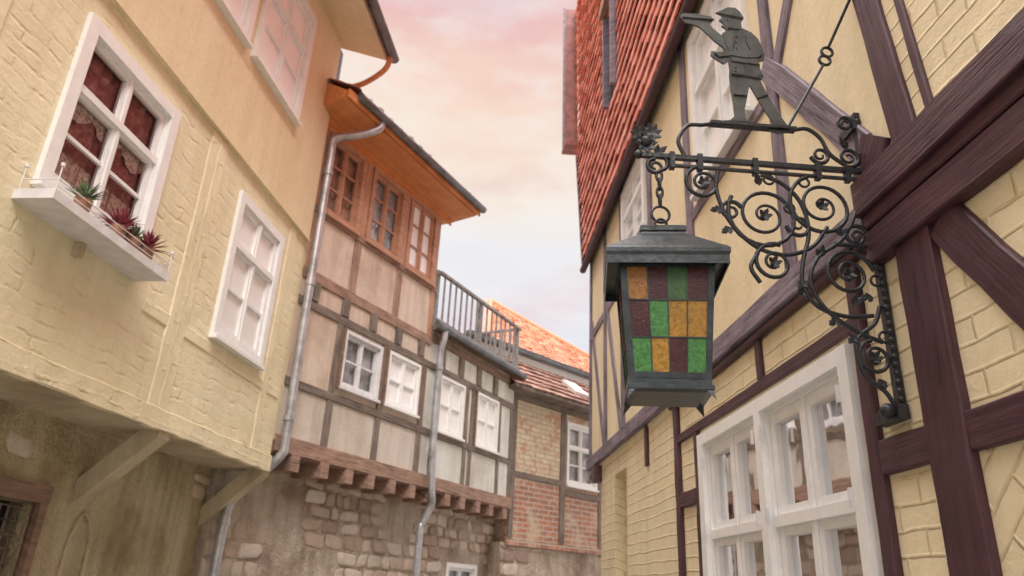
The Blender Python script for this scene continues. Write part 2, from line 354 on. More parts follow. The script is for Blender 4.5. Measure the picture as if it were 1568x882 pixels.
# ------------------------------------------------------------------ left ochre house
H=empty('ochre_plaster_house')
W=[(3.44,4.36,3.73,4.79),(5.62,6.46,3.54,4.77),(5.28,6.22,6.17,7.4),(4.06,5.0,6.17,7.4),(1.2,2.1,3.7,4.8),(1.2,2.1,6.15,7.4)]
b=MB()
b.wall(FL,-3,7.12,2.60,5.12,[w for w in W if w[2]<5],0,.2,'brickL')
b.wall(FL,-3,7.12,5.12,7.86,[w for w in W if w[2]>5],.03,.2,'plasterL')
b.box(FL,-3,7.12,5.095,5.118,0,.045,'plasterL')
b.box(FL,-3,7.0,2.62,7.8,-5,-.21,'dark'); b.box(FL,7.0,7.12,2.62,7.84,-5,-.2,'plasterL')
for s_ in (2.75,4.98,5.12,6.72): b.beam(FL,(s_,2.66),(s_+.02,5.08),.13,-.01,.012,'brickL',.12)
b.beam(FL,(4.6,3.36),(7.05,3.34),.10,-.01,.010,'brickL',.12)
b.beam(FL,(-3,2.66),(7.12,2.66),.15,-.03,.022,'brickL',.1)
b.done('walls',H)
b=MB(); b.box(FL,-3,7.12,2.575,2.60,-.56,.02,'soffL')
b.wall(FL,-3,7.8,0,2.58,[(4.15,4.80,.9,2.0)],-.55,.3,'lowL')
b.box(FL,4.15,4.8,.9,2.0,-.80,-.74,'dark')
for i in range(9): b.beam(FL,(4.17+i*.075,.92),(4.17+i*.075,1.98),.014,-.66,-.645,'timGrey')
for i in range(12): b.beam(FL,(4.15,.98+i*.09),(4.8,.98+i*.09),.012,-.645,-.632,'timGrey')
b.box(FL,4.08,4.87,2.0,2.12,-.57,-.50,'timB'); b.box(FL,4.80,4.87,.9,2.0,-.57,-.51,'timB')
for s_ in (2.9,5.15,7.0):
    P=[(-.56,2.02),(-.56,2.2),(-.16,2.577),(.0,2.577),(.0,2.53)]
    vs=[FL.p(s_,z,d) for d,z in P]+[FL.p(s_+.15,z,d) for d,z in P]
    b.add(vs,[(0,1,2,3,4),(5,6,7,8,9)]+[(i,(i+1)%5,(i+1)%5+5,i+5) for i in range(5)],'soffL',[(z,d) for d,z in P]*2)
b.rubble(FL,-1,7.7,0.6,2.5,-.56,(4.0,4.95,.8,2.15),'rub',3.3,-.22)
b.done('ground_floor_wall',H)
tube('niche_trim',[smooth([FL.p(5.2,1.35,-.54),FL.p(5.22,1.8,-.54),FL.p(5.32,1.98,-.54),FL.p(5.44,1.8,-.54),FL.p(5.46,1.35,-.54)])],.016,'lowL',H)
b=MB()
b.window(FL,*W[0],0,2,(.62,),'white','cpink',.085,.035,thin=((0,.5),)); b.window(FL,*W[1],0,2,(.66,),'white','skywhite',.075,.035,thin=((0,.5),))
b.sheet(FL,3.44,4.36,4.32,4.40,-.075,'lace',.006,60,14,.10); b.sheet(FL,3.44,4.36,3.73,3.98,-.078,'lace',.006,60,14)
for w in W[2:]: b.window(FL,*w,.03 if w[2]>5 else 0,2,(.64,),'white','skywhite',.085,.035,thin=((0,.5),))
b.done('windows',H)
b=MB()  # eaves
q=[(0,7.86),(.62,7.64),(.62,7.70),(-3,9.9),(-3,7.86)]
vs=[FL.p(-3,z,d) for d,z in q]+[FL.p(7.2,z,d) for d,z in q]
b.add(vs,[(0,1,2,3,4),(5,6,7,8,9)]+[(i,(i+1)%5,(i+1)%5+5,i+5) for i in range(5)],'plasterL',[(z,d) for d,z in q]*2)
b.box(FL,-3,7.22,7.63,7.76,.622,.645,'timRed'); b.box(FL,7.125,7.24,6.9,7.8,-.25,.02,'zincD'); b.box(FL,7.125,7.2,2.9,6.9,-.2,-.01,'plasterL')
b.done('eaves',H)
tube('gutter',[[FL.p(-3,7.69,.70),FL.p(7.25,7.69,.70)]],.06,'zincD',H)
tube('gutter_outlet',[smooth([FL.p(7.15,7.66,.68),FL.p(7.2,7.5,.6),FL.p(7.25,7.35,.35),FL.p(7.28,7.3,.1)])],.035,'oran',H)

# shelf with plants
S=empty('window_shelf'); b=MB()
b.box(FL,3.26,4.44,3.475,3.50,.0,.25,'grey'); b.box(FL,3.26,4.44,3.50,3.535,.232,.25,'grey')
b.box(FL,3.26,3.278,3.50,3.535,0,.232,'grey'); b.box(FL,4.422,4.44,3.50,3.535,0,.232,'grey'); b.box(FL,3.80,3.85,3.38,3.475,0,.05,'soffL'); b.done('tray',S)
L=[[FL.p(3.27,3.60,.24),FL.p(4.43,3.60,.24)],[FL.p(3.27,3.56,.24),FL.p(4.43,3.56,.24)]]
for s_ in (3.27,4.43):
    for d in (.02,.24): L.append([FL.p(s_,3.5,d),FL.p(s_,3.68,d)])
    L.append([FL.p(s_,3.60,.02),FL.p(s_,3.60,.24)])
tube('wire_rail',L,.004,'grey',S)
tube('rail_finial',[[FL.p(3.27,3.68,d),FL.p(3.27,3.70,d)] for d in (.02,.24)]+[[FL.p(4.43,3.68,d),FL.p(4.43,3.70,d)] for d in (.02,.24)],.012,'grey',S)
M['red']=simple('red_leaf',(.36,.05,.09),.6,0,.5,30); M['green']=simple('green_leaf',(.16,.25,.11),.6,0,.5,30); M['clay']=simple('clay_pot',(.4,.2,.12),.8)
def rosette(name,s_,d_,n,ln,mat,w=.012,zc=3.62):
    e=empty(name); b=MB(); c=FL.p(s_,zc,d_)
    for i in range(n):
        a=random.uniform(0,6.28); el=random.uniform(.15,1.45); l=ln*random.uniform(.75,1.1); h=Vector((math.cos(a),math.sin(a),0)); sd=Vector((-math.sin(a),math.cos(a),0))
        pv=[]
        for k in range(5):
            t=k/4; pt=c+h*(l*math.cos(el)*t)+Vector((0,0,l*math.sin(el)*t-.12*l*t*t)); ww=w*(1-t**1.6)+.0005
            pv+=[pt-sd*ww,pt+Vector((0,0,-ww*.6)),pt+sd*ww]
        b.add(pv,[(3*k+j,3*k+j+1,3*k+j+4,3*k+j+3) for k in range(4) for j in (0,1)],mat,[(0,0)]*15)
    b.done('leaves',e)
    b=MB(); vs=[]; K=12
    for (z,r) in ((3.502,.04),(zc+.005,.052)):
        for k in range(K):
            p=FL.p(s_,z,d_); vs.append((p[0]+r*math.cos(k*6.283/K),p[1]+r*math.sin(k*6.283/K),z))
    b.add(vs,[tuple(range(K)),tuple(range(K,2*K))]+[(k,(k+1)%K,(k+1)%K+K,k+K) for k in range(K)],'clay',[(0,0)]*(2*K)); b.done('pot',e)
rosette('red_spiky_plant',3.90,.19,75,.17,'red'); rosette('red_spiky_plant',4.22,.19,75,.16,'red')
rosette('green_succulent',4.07,.18,50,.12,'green',.016); rosette('green_succulent',3.55,.19,50,.15,'green',.010)

# ------------------------------------------------------------------ half timbered house (centre left)
H=empty('half_timbered_house'); b=MB()
U=[(5.74,6.36,5.64,6.62),(6.62,7.26,5.64,6.62),(7.50,8.10,5.64,6.66)]
LW=[(6.48,7.16,3.70,4.33),(7.36,8.04,3.70,4.34),(8.62,9.26,3.62,4.36),(9.70,10.36,3.62,4.38)]
b.wall(FB,5.6,8.27,4.84,6.75,U,0,.2,'pinkB'); b.wall(FB,5.6,8.27,3.55,4.84,LW[:2],0,.2,'pinkB'); b.wall(FB,5.6,8.27,2.8,3.55,[],0,.2,'greyB')
b.wall(FB,8.27,10.95,2.8,4.96,LW[2:],0,.2,'paleB')
b.box(FB,5.62,8.2,2.8,6.74,-4.5,-.21,'pinkB'); b.box(FB,8.2,10.95,2.8,4.95,-4.5,-.21,'paleB'); b.box(FB,8.2,8.27,4.95,6.75,-4.5,-.2,'pinkB')
b.done('walls',H)
b=MB(); e=.018
b.beam(FB,(5.6,6.70),(8.27,6.70),.09,-.02,.03,'oran'); b.beam(FB,(5.6,5.57),(8.27,5.57),.10,-.02,.03,'timRed')
b.beam(FB,(5.6,4.78),(8.27,4.78),.13,-.02,.022,'timRed'); b.beam(FB,(5.6,4.45),(10.95,4.45),.10,-.02,.024,'timGrey')
b.beam(FB,(8.27,4.86),(10.95,4.86),.13,-.02,.03,'timB')
b.beam(FB,(5.6,3.53),(10.95,3.53),.09,-.02,.024,'timGrey'); b.beam(FB,(5.6,2.88),(10.95,2.88),.17,-.02,.045,'timRed',.03)
s_=5.85
while s_<10.8:
    b.beam(FB,(s_,4.5),(s_,4.72 if s_<8.2 else 4.8),.13,-.02,.035,'timGrey'); s_+=.55
for s_ in (6.47,7.38): b.beam(FB,(s_,4.84),(s_,5.52),.13,-.02,e,'timRed')
for s_ in (5.66,8.21): b.beam(FB,(s_,4.84),(s_,6.66),.10,-.02,e,'winwood')
for s_ in (6.49,7.38): b.beam(FB,(s_,5.62),(s_,6.66),.12,-.02,e+.004,'winwood')
for s_ in (6.36,7.26,8.18): b.beam(FB,(s_,2.96),(s_,4.41),.11,-.02,e,'timGrey')
for s_ in (8.52,9.40,9.57,10.46,10.88): b.beam(FB,(s_,2.96),(s_,4.41),.09,-.02,e,'timGrey')
s_=5.85
while s_<10.9:
    b.box(FB,s_,s_+.13,2.63,2.79,-.36,.05,'timRed'); s_+=.44+random.uniform(-.03,.03)
b.box(FB,5.6,10.95,2.775,2.80,-.36,.02,'timB'); b.done('timber_frame',H)
b=MB()
for i,w in enumerate(U): b.window(FB,*w,.0,2,(),'winwood',('cbrown','cgrey','skywhite')[i],.05,.035,thin=((0,.33),(0,.66)))
for i,w in enumerate(LW): b.window(FB,*w,.0,2,(),'grey' if i==0 else 'white','cgrey' if i==0 else 'skywhite',.03,.03,thin=((0,.5),))
for w in LW:
    c=.055
    b.box(FB,w[0]-c-.01,w[0]-.031,w[2]-c,w[3]+c,-.02,.04,'timB'); b.box(FB,w[1]+.031,w[1]+c+.01,w[2]-c,w[3]+c,-.02,.04,'timB')
b.done('windows',H)
b=MB() # eaves + roof
q=[(0,6.76),(.46,6.80),(.50,6.88),(-2.3,8.6),(-4.5,7.4),(-4.5,6.76)]
vs=[FB.p(5.35,z,d) for d,z in q]+[FB.p(8.5,z,d) for d,z in q]; n=len(q)
b.add(vs,[tuple(range(n)),tuple(range(n,2*n))]+[(i,(i+1)%n,(i+1)%n+n,i+n) for i in range(n)],'oran',[(z*3,d) for d,z in q]*2)
b.box(FB,5.4,8.48,6.785,6.80,.2,.212,'timRed'); b.box(FB,5.4,8.48,6.70,6.78,.03,.05,'oran')
b.box(FB,5.35,8.52,6.79,6.90,.50,.525,'oran')
def PR(s_,t,h): return FB.p(s_,6.93+t*.52+h*.85,.50-t*.85+h*.52)
b.tiles(PR,lambda a,c:True,5.35,8.45,0,3.0,.22,.24,'tileD'); b.done('roof',H)
tube('gutter',[[FB.p(5.5,6.88,.56),FB.p(8.55,6.90,.56)],[FB.p(8.2,5.0,.14),FB.p(11.05,5.0,.14)]],.055,'zincD',H)
b=MB(); b.wall(FB,5.3,11.3,0,2.72,[(9.8,10.6,1.2,1.88)],-.36,.3,'mortar'); b.window(FB,9.8,10.6,1.2,1.88,-.38,2,(),'white','cgrey',.05,.03)
b.rubble(FB,5.3,11.3,.8,2.70,-.36,(9.7,10.7,1.1,2.0),'rub',7.7,.10); b.done('stone_base',H)
# balcony
b=MB(); b.box(FB,8.28,10.98,4.955,5.03,-3,.08,'timB')
b.box(FB,8.3,10.98,5.83,5.87,.02,.08,'rail'); b.box(FB,8.3,10.98,5.11,5.14,.04,.07,'rail')
s_=8.42
while s_<10.9: b.box(FB,s_,s_+.028,5.14,5.83,.045,.066,'rail'); s_+=.165
for s_ in (8.3,9.6,10.91): b.box(FB,s_,s_+.06,5.03,5.90,-.04,.018,'rail')
d=-.1
while d>-2.8: b.box(FB,10.935,10.955,5.14,5.83,d-.025,d,'rail'); d-=.16
b.box(FB,10.925,10.965,5.83,5.87,-2.8,.01,'rail'); b.box(FB,10.93,10.96,5.11,5.14,-2.8,.01,'rail')
for s_ in (9.0,9.9):
    b.box(FB,s_,s_+.5,5.48,5.52,-1.0,-.55,'timRed'); b.box(FB,s_+.0,s_+.04,5.03,5.8,-1.0,-.96,'timRed'); b.box(FB,s_+.46,s_+.5,5.03,5.8,-1.0,-.96,'timRed'); b.box(FB,s_,s_+.5,5.62,5.76,-1.0,-.97,'timRed')
b.done('balcony',H)
Dp=empty('drainpipe')
tube('pipe',[smooth([FB.p(6.0,6.86,.52),FB.p(5.98,6.74,.50),FB.p(5.85,6.62,.32),FB.p(5.68,6.52,.12),FB.p(5.66,6.38,.10),FB.p(5.66,6.2,.10),FB.p(5.66,4,.10),FB.p(5.67,2.95,.10),FB.p(5.66,2.75,.08),FB.p(5.60,2.55,-.10),FB.p(5.46,2.35,-.22),FB.p(5.42,2.2,-.26),FB.p(5.40,1.8,-.26),FB.p(5.40,0,-.26)])],.047,'zinc',Dp)
tube('pipe_collars',[[FB.p(5.66,z,.10),FB.p(5.66,z+.05,.10)] for z in (3.1,4.6,6.0)]+[[FB.p(5.41,2.05,-.26),FB.p(5.41,2.12,-.26)]],.058,'zinc',Dp)
Dp=empty('drainpipe')
tube('pipe',[smooth([FB.p(8.42,5.0,.14),FB.p(8.42,4.85,.13),FB.p(8.42,4.6,.09),FB.p(8.42,3.5,.09),FB.p(8.44,2.8,.12),FB.p(8.5,2.6,.10),FB.p(8.48,2.35,0),FB.p(8.46,2.1,-.02),FB.p(8.46,0,-.02)])],.047,'zinc',Dp)
tube('pipe_collars',[[FB.p(8.42,z,.09),FB.p(8.42,z+.05,.09)] for z in (3.2,4.4)],.058,'zinc',Dp)

# ------------------------------------------------------------------ brick house (far)
H=empty('brick_house'); b=MB()
b.wall(FC,8.86,13.5,3.4,4.74,[(10.36,11.14,3.42,4.46)],0,.2,'brickCc'); b.wall(FC,8.86,13.5,2.3,3.4,[],0,.2,'brickC'); b.wall(FC,8.7,13.5,0,2.3,[],.03,.3,'mortar')
b.rubble(FC,8.7,13.5,.8,2.26,.03,None,'rub',1.7,.12)
b.box(FC,8.9,13.4,0,4.7,-5,-.21,'greyB'); b.done('walls',H)
b=MB()
b.beam(FC,(8.86,3.40),(10.25,3.38),.10,-.02,.02,'timGrey'); b.beam(FC,(8.86,4.70),(13.5,4.70),.12,-.02,.03,'timGrey')
b.beam(FC,(10.22,2.38),(10.22,4.64),.14,-.02,.022,'timGrey'); b.beam(FC,(11.3,2.38),(11.3,4.64),.12,-.02,.022,'timGrey'); b.beam(FC,(10.29,3.24),(13,3.22),.10,-.02,.02,'timGrey')
b.beam(FC,(8.93,2.38),(8.93,4.64),.12,-.02,.02,'timGrey')
b.box(FC,8.8,13.5,2.26,2.34,.0,.09,'brickC'); b.window(FC,10.36,11.14,3.42,4.46,.0,2,(.62,),'white','cgrey',.05,.035,thin=((0,.5),)); b.done('timber_and_window',H)
b=MB()
def P1(s_,t,h): return FC.p(s_,4.80+t*.64+h*.77,.32-t*.77+h*.64)
b.tiles(P1,lambda a,c:True,8.6,13.5,0,1.1,.20,.2,'tileD',.02,.03,.2)
b.prism(FC,[(8.6,4.74),(13.5,4.74),(13.5,4.80),(8.6,4.80)],-1,.34,'timGrey')
def P2(s_,t,h): return FC.p(s_,5.80+t*.573+h*.82,-.50-t*.82+h*.573)
b.tiles(P2,lambda a,c: c < 5.2-(a-12.4)*2.6 and a>8.62+.78*c,8.0,14.6,0,5.6,.17,.22,'tileO',.012,.022,.1)
vs=[FC.p(8.7,5.74,-.52),FC.p(14.35,5.74,-.52),FC.p(12.5,8.60,-4.6)]; b.add(vs,[(0,1,2)],'tileO',[(0,0)]*3,.5)
tube('ridge',[[P2(8.66,0,.03),P2(12.55,5.0,.03)],[P2(14.35,0.05,.03),P2(12.5,4.95,.03)]],.07,'tileO',H)
vs=[P1(8.6,-.02,-.02),P1(13.5,-.02,-.02),P1(13.5,1.2,-.02),P1(8.6,1.2,-.02)]; b.add(vs,[(0,1,2,3)],'tileD',[(0,0)]*4,.2)
b.box(FC,8.2,13.8,5.3,5.80,-.75,-.62,'white'); b.box(FC,8.2,14.2,5.72,5.80,-.62,-.46,'zincD')
vs=[P1(10.45,.35,.09),P1(10.85,.35,.09),P1(10.85,.8,.09),P1(10.45,.8,.09),P1(10.45,.35,0),P1(10.85,.35,0),P1(10.85,.8,0),P1(10.45,.8,0)]
b.add(vs,[(0,1,2,3),(0,1,5,4),(1,2,6,5),(2,3,7,6),(3,0,4,7)],'white',[(0,0)]*8); b.done('roofs',H)

# ------------------------------------------------------------------ right cream half timbered house
H=empty('half_timbered_house'); b=MB()
GW=[(2.78,3.62,1.15,2.50),(3.70,4.57,1.15,2.50)]
UW=[(3.44,4.32,4.26,5.45),(5.93,6.78,4.80,5.5)]
b.wall(FR,2.34,8.27,0,2.92,[(2.76,4.59,1.13,2.52),(6.95,7.5,.2,2.72)],-.01,.25,'brickR')
b.wall(FR,-3,2.34,2.05,2.92,[],-.01,.25,'brickR'); b.wall(FR,-3,2.34,0,2.05,[],-.01,.25,'brickRd')
b.wall(FR,2.2,8.94,2.92,5.9,UW,0,.25,'creamR'); b.wall(FR,-3,2.2,2.92,5.9,[],0,.25,'brickR')
b.box(FR,6.95,7.5,.2,2.72,-.35,-.26,'creamR')
b.box(FR,-3,8.27,0,2.9,-5,-.36,'creamR'); b.box(FR,-3,8.9,2.93,11.0,-5,-.26,'creamR'); b.box(FR,8.27,8.94,2.86,2.92,-.3,.0,'timR'); b.box(FR,-3,8.9,5.9,11.1,-.25,.02,'dark')
b.done('walls',H)
b=MB()
b.beam(FR,(-3,3.065),(2.42,3.055),.15,-.02,.075,'timR',.02); b.beam(FR,(-3,2.955),(2.40,2.955),.06,-.02,.05,'timR',.02); b.beam(FR,(-3,2.86),(2.42,2.855),.13,-.02,.045,'timR',.02)
b.beam(FR,(2.42,2.98),(8.94,3.03),.13,-.02,.05,'timRf',.05); b.beam(FR,(2.42,2.895),(5.3,2.90),.035,-.02,.03,'timR',.05)
b.beam(FR,(-3,2.12),(2.58,2.10),.12,-.02,.016,'timR')
b.beam(FR,(2.20,0),(2.19,2.79),.20,-.02,.022,'timR',.02); b.beam(FR,(2.635,0),(2.62,2.86),.08,-.02,.018,'timR')
b.beam(FR,(2.03,2.79),(1.62,2.17),.15,-.02,.016,'timR'); b.beam(FR,(.9,2.17),(.9,2.79),.18,-.02,.016,'timR'); b.beam(FR,(.9,0),(.9,2.05),.18,-.02,.016,'timR')
b.beam(FR,(2.60,2.64),(5.14,2.64),.06,-.02,.014,'timR'); b.beam(FR,(3.62,2.67),(3.62,2.89),.07,-.02,.012,'timR')
b.beam(FR,(4.74,0),(4.74,2.61),.07,-.02,.016,'timR'); b.beam(FR,(5.19,0),(5.19,2.94),.10,-.02,.018,'timR'); b.beam(FR,(4.78,2.22),(5.14,2.22),.10,-.02,.014,'timR')
b.beam(FR,(6.1,2.6),(6.1,2.94),.08,-.02,.014,'timR')
b.beam(FR,(2.30,4.6),(2.13,3.13),.14,-.02,.02,'timR'); b.beam(FR,(2.13,4.6),(1.98,3.13),.04,-.02,.016,'timR')
b.beam(FR,(3.20,4.32),(2.38,3.28),.14,-.02,.022,'timRf',.08); b.beam(FR,(2.48,4.95),(3.05,4.22),.10,-.02,.017,'timRf',.08)
b.beam(FR,(2.30,3.28),(2.42,3.13),.2,-.02,.024,'timR')
b.beam(FR,(3.13,3.05),(3.13,5.9),.11,-.02,.02,'timRf'); b.beam(FR,(4.62,3.08),(4.62,5.9),.12,-.02,.02,'timRf'); b.beam(FR,(3.19,4.12),(4.56,4.12),.08,-.02,.018,'timRf')
b.beam(FR,(5.75,3.08),(5.75,5.9),.12,-.02,.02,'timRf'); b.beam(FR,(5.65,4.6),(4.75,3.12),.12,-.02,.017,'timRf',.08); b.beam(FR,(6.98,3.08),(6.98,5.9),.12,-.02,.02,'timRf')
b.beam(FR,(8.88,3.08),(8.88,5.9),.12,-.02,.02,'timRf'); b.beam(FR,(7.9,3.08),(7.9,5.9),.12,-.02,.02,'timRf'); b.beam(FR,(7.84,4.8),(7.1,3.1),.10,-.02,.017,'timRf'); b.beam(FR,(8.8,4.8),(8.0,3.1),.10,-.02,.017,'timRf')
b.beam(FR,(5.8,4.62),(8.82,4.62),.10,-.02,.0165,'timRf'); b.beam(FR,(2.2,5.8),(8.9,5.8),.12,-.02,.03,'timRf')
b.beam(FR,(1.0,3.14),(1.0,5.9),.18,-.02,.02,'timR')
b.box(FR,8.2,8.4,2.75,2.92,-.1,.08,'timR')
b.done('timber_frame',H)
b=MB()
for w in GW: b.window(FR,*w,-.005,2,(.60,),'white','cdark',0,.055,glass='glassD')
b.sheet(FR,2.80,3.10,1.2,2.48,-.085,'cbrown',.012,20,5); b.sheet(FR,4.25,4.56,1.2,2.48,-.085,'cgrey',.012,20,5)
b.box(FR,2.70,2.78,1.05,2.57,-.1,.03,'white'); b.box(FR,4.57,4.66,1.05,2.57,-.1,.03,'white'); b.box(FR,3.62,3.70,1.15,2.50,-.1,.028,'white'); b.box(FR,2.78,4.57,2.50,2.57,-.1,.028,'white'); b.box(FR,2.78,4.57,1.05,1.15,-.1,.05,'white')
for z in (1.35,1.95,2.35):
    for s_ in (2.79,4.55,3.60,3.72): b.box(FR,s_-.009,s_+.009,z,z+.07,.028,.04,'grey')
for w in UW: b.window(FR,*w,0,2,(.62,),'white','skywhite',.08,.045,thin=((0,.5),))
b.done('windows',H)
b=MB()
def PT(s_,t,h): return FR.p(s_,5.66+t,.07+h)
def edge(t): return 8.92+ (t*.34 if t<2.2 else .75+(t-2.2)*.156)
b.tiles(PT,lambda a,c: a<edge(c) and not(6.75<a<7.2 and 1.35<c<2.6),-3,10.3,0,5.6,.17,.165,'tileR',.012,.035,.30)
b.prism(FR,[(-3,5.68),(8.95,5.68),(9.68,7.86),(10.2,11.1),(-3,11.1)],.03,.055,'dark')
b.box(FR,6.72,6.78,6.95,8.35,.05,.16,'timRf'); b.box(FR,7.18,7.24,6.95,8.35,.05,.16,'timRf'); b.box(FR,6.72,7.24,8.3,8.42,.05,.2,'timRed'); b.box(FR,6.78,7.18,7.0,8.3,.056,.06,'dark')
b.prism(FR,[(9.98,8.1),(10.02,8.1),(10.32,11.3),(10.28,11.3)],.05,.29,'barge'); b.prism(FR,[(9.6,8.0),(10.05,8.1),(10.05,8.16),(9.6,8.08)],.0,.30,'barge')
b.prism(FR,[(9.96,8.1),(9.98,8.1),(10.28,11.3),(10.26,11.3)],.26,.30,'timRf')
b.beam(FR,(8.97,5.66),(9.72,7.86),.05,.05,.12,'timR'); b.done('tile_hung_gable',H)
tube('gutter',[[FR.p(-3,5.62,.10),FR.p(9.0,5.62,.10)]],.045,'timR',H)
b=MB(); q=[(.1,11.1),(-2.6,13.2),(-5.1,11.0)]
vs=[FR.p(-3,z,d) for d,z in q]+[FR.p(10.1,z,d) for d,z in q]; b.add(vs,[(0,1,2),(3,4,5),(0,1,4,3),(1,2,5,4),(2,0,3,5)],'tileR',[(0,0)]*6,.3); b.done('roof',H)

# ------------------------------------------------------------------ wrought iron bracket
wR=FR.w; nR=FR.n
def KP(a,z,t=0): return wR*(2.417+t)+nR*a+Vector((0,0,z))
class KF:
    def p(s,a,z,d=0): return KP(a,z,-d)
FK=KF()
I=empty('wrought_iron_bracket')
def spiral(c,r0,r1,turns,a0,n=40):
    return [KP(c[0]+(r0+(r1-r0)*i/n)*math.cos(a0+turns*6.283*i/n),c[1]+(r0+(r1-r0)*i/n)*math.sin(a0+turns*6.283*i/n)) for i in range(n+1)]
def sm(pts): return smooth([KP(*p) for p in pts])
b=MB()
b.box(FK,1.477,1.503,2.22,3.46,-.014,.014,'iron'); b.box(FK,.60,1.48,3.180,3.198,-.010,.010,'iron'); b.box(FK,.72,1.47,3.147,3.156,-.008,.008,'iron')
b.box(FK,.88,1.23,3.355,3.367,-.018,.018,'iron'); b.box(FK,1.46,1.50,2.20,2.25,-.12,.03,'iron')
b.box(FK,1.464,1.502,2.95,2.99,-.1,.018,'iron'); b.box(FK,1.464,1.502,3.38,3.42,-.1,.018,'iron')
for a in (.72,.83,1.05,1.3,1.42): b.box(FK,a-.010,a+.010,3.137,3.207,-.014,.014,'iron')
b.done('bars',I)
sp=[spiral((.84,3.085),.075,.012,1.9,1.6),spiral((1.07,2.96),.145,.012,2.4,2.6,60),spiral((1.30,3.02),.135,.012,2.3,1.9,60),spiral((1.09,2.765),.08,.012,1.8,1.2),
 spiral((1.37,2.74),.10,.012,2,.2),spiral((1.425,2.42),.065,.01,1.9,1.7),spiral((1.20,2.93),.05,.01,1.4,3.3),spiral((1.42,2.90),.05,.01,1.7,0),spiral((1.435,3.25),.045,.01,1.6,4.6),
 spiral((1.44,3.41),.035,.008,1.6,0),spiral((.655,3.14),.035,.01,1.5,1.6),spiral((1.32,3.25),.04,.01,1.5,3.4),spiral((.94,2.97),.045,.01,1.4,.4)]
sw=[sm([(.90,3.14),(.89,3.05),(.93,2.93),(1.02,2.83),(1.13,2.80),(1.24,2.84),(1.31,2.93)]),
 sm([(1.07,3.14),(1.16,3.10),(1.22,3.02),(1.235,2.9),(1.20,2.78),(1.19,2.68),(1.24,2.60),(1.34,2.57),(1.44,2.58)]),
 sm([(1.47,3.12),(1.43,3.0),(1.36,2.88),(1.26,2.80),(1.22,2.70),(1.26,2.60),(1.36,2.52),(1.46,2.48)]),
 sm([(1.47,2.86),(1.40,2.86),(1.33,2.86)]),sm([(1.47,2.62),(1.44,2.55),(1.37,2.49),(1.36,2.42)]),
 sm([(1.36,2.42),(1.38,2.35),(1.44,2.30),(1.47,2.25)]),
 sm([(.77,3.20),(.75,3.27),(.79,3.34),(.85,3.35),(.89,3.36)]),sm([(1.22,3.36),(1.28,3.37),(1.33,3.33),(1.36,3.26),(1.42,3.21)]),
 sm([(1.03,2.80),(1.0,2.74),(1.03,2.68)])]
tube('scrolls',sp,.0078,'iron',I,True); tube('sweeps',sw,.0082,'iron',I)
tube('rings',[spiral((a,z),.020,.020,1,0,16) for a,z in ((1.10,3.12),(1.24,3.12),(1.47,2.72),(1.47,2.5),(1.17,3.0))],.005,'iron',I)
rod=[[KP(1.20,3.37),KP(1.385,3.70)],[KP(1.415,3.79,-.01),KP(1.498,4.02,-.16)],spiral((1.395,3.725),.024,.024,1,0,16),spiral((1.41,3.77),.024,.024,1,0,16)]
tube('stay_rod',rod,.0065,'iron',I)
b=MB()
def leaf(a,z,ang,l,w):
    pts=[(0,0),(.25,.5),(.45,.28),(.6,.42),(1,0),(.6,-.42),(.45,-.28),(.25,-.5)]; vs=[]
    for t,(x,y) in enumerate(pts):
        X=x*l;Y=y*w; vs.append(KP(a+X*math.cos(ang)-Y*math.sin(ang),z+X*math.sin(ang)+Y*math.cos(ang),-.004-.012*x*(1-abs(y))))
    vs+= [v+wR*.006 for v in vs]
    n=8; b.add(vs,[tuple(range(n)),tuple(range(n,2*n))]+[(i,(i+1)%n,(i+1)%n+n,i+n) for i in range(n)],'iron',[(0,0)]*16)
for c in ((.84,3.085),(1.07,2.96),(1.30,3.02),(1.09,2.765),(1.37,2.74),(1.425,2.42)):
    for k in range(5): leaf(c[0],c[1],k*1.257+c[0]*7,.028,.022)
for (a,z) in ((.62,3.24),(.60,3.28),(.64,3.29)):
    for k in range(8): leaf(a,z,k*.785+a*9,.045,.03)
for (a,z,g_) in ((.90,2.98,3.6),(.93,2.9,3.9),(1.19,2.7,4.2),(1.2,2.66,3.5),(1.36,2.5,4.0),(1.3,2.56,3.9),(1.44,2.84,2.4),(1.44,2.66,3.6),(1.44,2.34,3.9),(1.07,3.10,2.2),(1.35,2.9,.6),(1.27,2.8,1.4),(1.44,3.3,2.4),(.66,3.2,.6),(1.37,2.62,.5)):
    leaf(a,z,g_,.05,.03); leaf(a,z,g_+.8,.035,.025)
b.done('leaves',I)
def beads(name,cs,par,mat):
    b=MB()
    for c,r in cs:
        vs=[];K=8;R=6
        for i in range(R+1):
            for k in range(K):
                th=math.pi*i/R; vs.append(c+Vector((math.sin(th)*math.cos(k*6.283/K),math.sin(th)*math.sin(k*6.283/K),math.cos(th)))*r)
        b.add(vs,[(i*K+k,i*K+(k+1)%K,(i+1)*K+(k+1)%K,(i+1)*K+k) for i in range(R) for k in range(K)],mat,[(0,0)]*len(vs),0,True)
    b.done(name,par)
beads('beads',[(KP(1.487,2.24+i*.031,-.012),.012) for i in range(39)]+[(KP(.62,3.25),.026),(KP(1.44,2.23),.028),(KP(.59,3.19),.018)],I,'iron')

